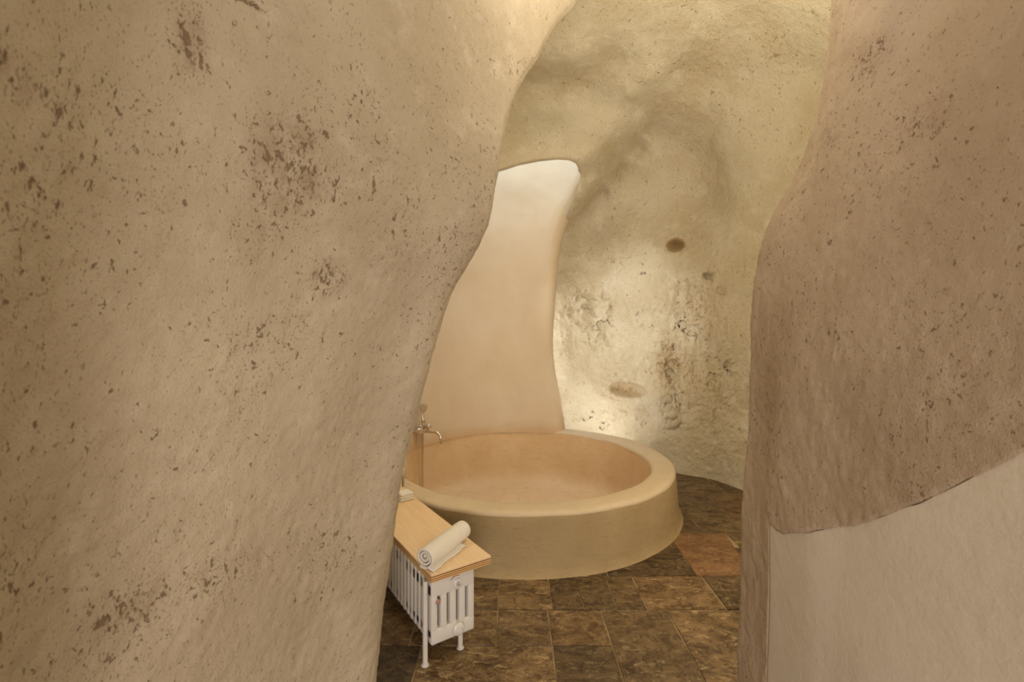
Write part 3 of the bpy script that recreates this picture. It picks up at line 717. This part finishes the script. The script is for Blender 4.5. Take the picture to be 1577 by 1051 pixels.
# the dark letter mark on the vent plug and the curved print above it
gl = arc_bm(XF - 0.0115, Y0 - 0.138, z1 - 0.050, 0.0085, 35, 330, 0.0035)
box_bm(gl, (XF - 0.0118, Y0 - 0.138 - 0.0045, z1 - 0.052), (0.001, 0.008, 0.003))
obj('letter_mark', gl, M['enamel_grey'], plug2, smooth=False)
obj('curved_print', arc_bm(XF - 0.0003, Y0 - 0.130, z1 - 0.046, 0.034, 60, 150, 0.006), M['badge'], rad, smooth=False)['label'] = 'reddish curved print'
bd = disc_bm(XF + 0.001, Y0 - 0.033, 0.300, 0.0125, 0.005, 24, 0.001)
autosmooth(obj('badge', bd, M['badge'], rad))['label'] = 'small round reddish badge'
def foot(lx, ly, ztop):
    l = obj('leg', tube([(lx, ly, 0.0), (lx, ly, ztop)], 0.0125, 16), M['enamel'], rad)
    autosmooth(l)
    bm = tube([(lx, ly, 0.0), (lx, ly, 0.004), (lx, ly, 0.006)], 0.02, 20, True, [0.019, 0.019, 0.016])
    autosmooth(obj('foot', bm, M['enamel'], l))
def loc(x, y):                                      # plan point to radiator coordinates
    d = np.array([x, y]) - O; c, s = math.cos(-ang), math.sin(-ang); return (c * d[0] - s * d[1], s * d[0] + c * d[1])
l1 = loc(-0.411, 2.215); l2 = loc(-0.258, 2.335)
foot(l1[0], l1[1] , 0.40); foot(l2[0], l2[1], 0.12); foot(l1[0] + 0.9, -0.02, 0.12); foot(l1[0] + 0.9, -0.19, 0.12)
vp = obj('metal_rod', tube([(0, 0, 0), (0, 0, 0.004), (0, 0, 0.14), (0, 0, 0.145)], 0.009, 14, True, [0.013, 0.009, 0.009, 0.006]), M['chrome'])
vp.location = (-0.815, 3.50, 0.402)
tag(autosmooth(vp), 'thin upright metal rod standing on the bathtub rim beyond the wooden board', 'rod')

# the thick plywood board lying on the radiator: layered edge
LB, WB = 1.24, 0.327; zb0, zb1 = 0.410, 0.450
board = tag(empty('bench_board', (O[0], O[1], zb0), ang), 'thick plywood board with layered edges lying on the white radiator', 'bench')
def slab(name, x0, x1, y0, y1, a, b, mat, bev, inset=0.0):
    bm = bmesh.new(); box_bm(bm, ((x0 + x1) / 2, (y0 + y1) / 2, (a + b) / 2), (x1 - x0 - 2 * inset, y1 - y0 - 2 * inset, b - a), bev, 2)
    return autosmooth(obj(name, bm, mat, board))
H = zb1 - zb0
slab('board_top', 0, LB, -WB, 0, H - 0.011, H, M['ply'], 0.002)
zl = 0.0; lay = [(0.0055, 'ply_a'), (0.0035, 'ply_b'), (0.0055, 'ply_a'), (0.0035, 'ply_b'), (0.0055, 'ply_a'), (0.0055, 'ply_b')]
for (h, mm) in lay:
    slab('ply_layer', 0, LB, -WB, 0, zl, zl + h + 0.0002, M[mm], 0.0008, 0.0012 if mm == 'ply_b' else 0.0)
    zl += h

# ------------------------------------------------------------------ rolled towel
P1 = np.array([-0.418, 2.215]); P2 = np.array([-0.268, 2.545])
PT1 = U(657, 857, 1); 
ax = P2 - P1; LT = float(np.linalg.norm(ax)); ta = math.atan2(ax[1], ax[0]); RT = 0.056
tow = tag(empty('rolled_towel', (P1[0], P1[1], zb1), ta), 'white towel rolled up on the near end of the wooden board', 'towel')
def spiral(turns=3.2, n=150, r0=0.006, r1=RT):
    out = []
    for k in range(n + 1):
        t = k / n; a = -PI / 2 + 2 * PI * turns * (t - 1) + 0.5; r = r0 + (r1 - r0) * t
        out.append((r * math.cos(a), r * math.sin(a)))
    return out
sp = spiral(); nsp = len(sp)
# the sheet ends in a loose flap lying on the board
flap = [(RT * 0.80, -RT * 0.72), (RT * 0.95, -RT * 0.93), (RT * 1.12, -RT * 0.97), (RT * 1.30, -RT * 0.98)]
path = [p for p in sp if True]
nl = 36; V = []
bmT = bmesh.new(); grid = []
for i in range(nl + 1):
    x = LT * i / nl; row = []
    e = min(i, nl - i) / nl
    for k, (y, z) in enumerate(path):
        s = 0.965 + 0.035 * min(1, e * 12)
        tel = (nsp - k) / nsp                       # inner turns sit slightly further in at the ends
        dx = (0.012 * tel if i == 0 else (-0.012 * tel if i == nl else 0))
        wv = 1 + 0.02 * math.sin(x * 31 + k * 0.02) + 0.014 * math.sin(x * 67 + k * 0.05)
        row.append(bmT.verts.new((x + dx, y * s * wv, RT + 0.001 + z * s * (0.95 if z > 0 else 0.985))))
    grid.append(row)
for i in range(nl):
    for k in range(nsp - 1):
        bmT.faces.new((grid[i][k], grid[i][k + 1], grid[i + 1][k + 1], grid[i + 1][k]))
roll = obj('roll', bmT, M['towel'], tow)
sm = roll.modifiers.new('thick', 'SOLIDIFY'); sm.thickness = 0.0105; sm.offset = -1
bmF = bmesh.new(); gr = []
for i in range(25):
    x = 0.0 + (LT * 0.80) * i / 24; w_ = 0.030 + 0.003 * math.sin(i * 0.5) + 0.010 * (i / 24)
    row = []
    for k in range(6):
        t = k / 5; y = -(RT * 0.35 + (w_ + 0.004) * t * 1.05); z = 0.0065 + (1 - t) ** 2 * 0.010 + 0.0015 * math.sin(i * 1.3 + k)
        row.append(bmF.verts.new((x, y, z)))
    gr.append(row)
for i in range(24):
    for k in range(5): bmF.faces.new((gr[i][k], gr[i][k + 1], gr[i + 1][k + 1], gr[i + 1][k]))
fl = obj('loose_edge', bmF, M['towel'], tow)
sm = fl.modifiers.new('thick', 'SOLIDIFY'); sm.thickness = 0.005; sm.offset = 0

# small folded white cloth at the far end of the board
bmC = bmesh.new()
for k in range(3):
    box_bm(bmC, (0, 0, 0.009 + k * 0.017), (0.09, 0.10 - 0.004 * k, 0.0165), 0.007, 3)
fc = obj('folded_cloth', bmC, M['towel']); fc.location = (O[0] + UX[0] * 0.99 + 0.828 * 0.25, O[1] + UX[1] * 0.99 + 0.56 * 0.25, zb1); fc.rotation_euler = (0, 0, ang + 0.12)
tag(fc, 'small folded white cloth at the far end of the wooden board', 'cloth')

# ------------------------------------------------------------------ bath mixer with hand shower on the niche wall
x_, d_ = hit(641, RI)
wa = math.atan2(d_ - TC[1], x_ - TC[0]); zf0 = EYE - (661 - HY) / F * d_
mix = tag(empty('bath_mixer', (x_, d_, zf0), wa + PI), 'chrome bath mixer tap with hand shower on the plaster wall', 'faucet')
# local +x comes out of the wall, y runs along it
def part(name, bm, mat, parent=mix): return autosmooth(obj(name, bm, mat, parent), 50)
part('mixer_body', tube([(0.07, -0.10, 0), (0.07, -0.085, 0), (0.07, 0.085, 0), (0.07, 0.10, 0)], 0.024, 18, True, [0.024, 0.033, 0.033, 0.024]), M['chrome'])
for y in (-0.075, 0.075):
    part('wall_union', tube([(-0.01, y, 0), (0.004, y, 0), (0.008, y, 0), (0.02, y, 0), (0.062, y, 0)], 0.015, 18, True, [0.036, 0.036, 0.026, 0.019, 0.019]), M['chrome'])
part('control_knob', tube([(0.075, 0.0, 0.035), (0.105, 0.0, 0.035), (0.112, 0.0, 0.035), (0.150, 0, 0.035), (0.157, 0, 0.035)], 0.02, 18, True, [0.014, 0.014, 0.026, 0.026, 0.020]), M['chrome'])
part('spout', tube(spline([(0.07, 0, -0.016), (0.12, 0, -0.018), (0.18, 0, -0.018), (0.230, 0, -0.022), (0.264, 0, -0.050), (0.275, 0, -0.09), (0.275, 0, -0.125)], 36), 0.0135, 14), M['chrome'])
part('shower_cradle', tube([(0.07, 0.01, 0.02), (0.07, 0.01, 0.055), (0.075, 0.01, 0.07), (0.075, 0.01, 0.09)], 0.012, 12, True, [0.014, 0.014, 0.020, 0.022]), M['chrome'])
hs = part('hand_shower', tube(spline([(0.075, 0.01, 0.06), (0.068, 0.01, 0.11), (0.062, 0.01, 0.16), (0.064, 0.01, 0.20)], 14), 0.013, 12), M['chrome'])
part('shower_head', tube([(0.035, 0.01, 0.222), (0.048, 0.01, 0.222), (0.072, 0.01, 0.214), (0.092, 0.01, 0.206), (0.097, 0.01, 0.204)], 0.03, 20, True, [0.010, 0.032, 0.044, 0.045, 0.038]), M['chrome'], hs)
hose = spline([(0.065, 0.015, -0.02), (0.062, 0.02, -0.10), (0.062, 0.016, -0.30), (0.068, 0.010, -0.50), (0.085, 0.0, -0.66), (0.16, -0.03, -0.735), (0.26, -0.05, -0.745)], 70)
part('shower_hose', tube(hose, 0.0095, 10, True, [0.0092 + 0.001 * (k % 2) for k in range(70)]), M['chrome'])

# drilled spot in the niche plaster left of centre
x2, d2 = hit(706, RI - 0.004)
sp_ = disc_bm(0, 0, 0, 0.014, 0.006, 16, 0.001)
so = obj('plaster_plug', sp_, M['dark']); so.location = (x2, d2, EYE - (592 - HY) / F * d2); so.rotation_euler = (0, 0, math.atan2(d2 - TC[1], x2 - TC[0]))
tag(so, 'small dark round plug in the peach plaster above the tap', 'plug')
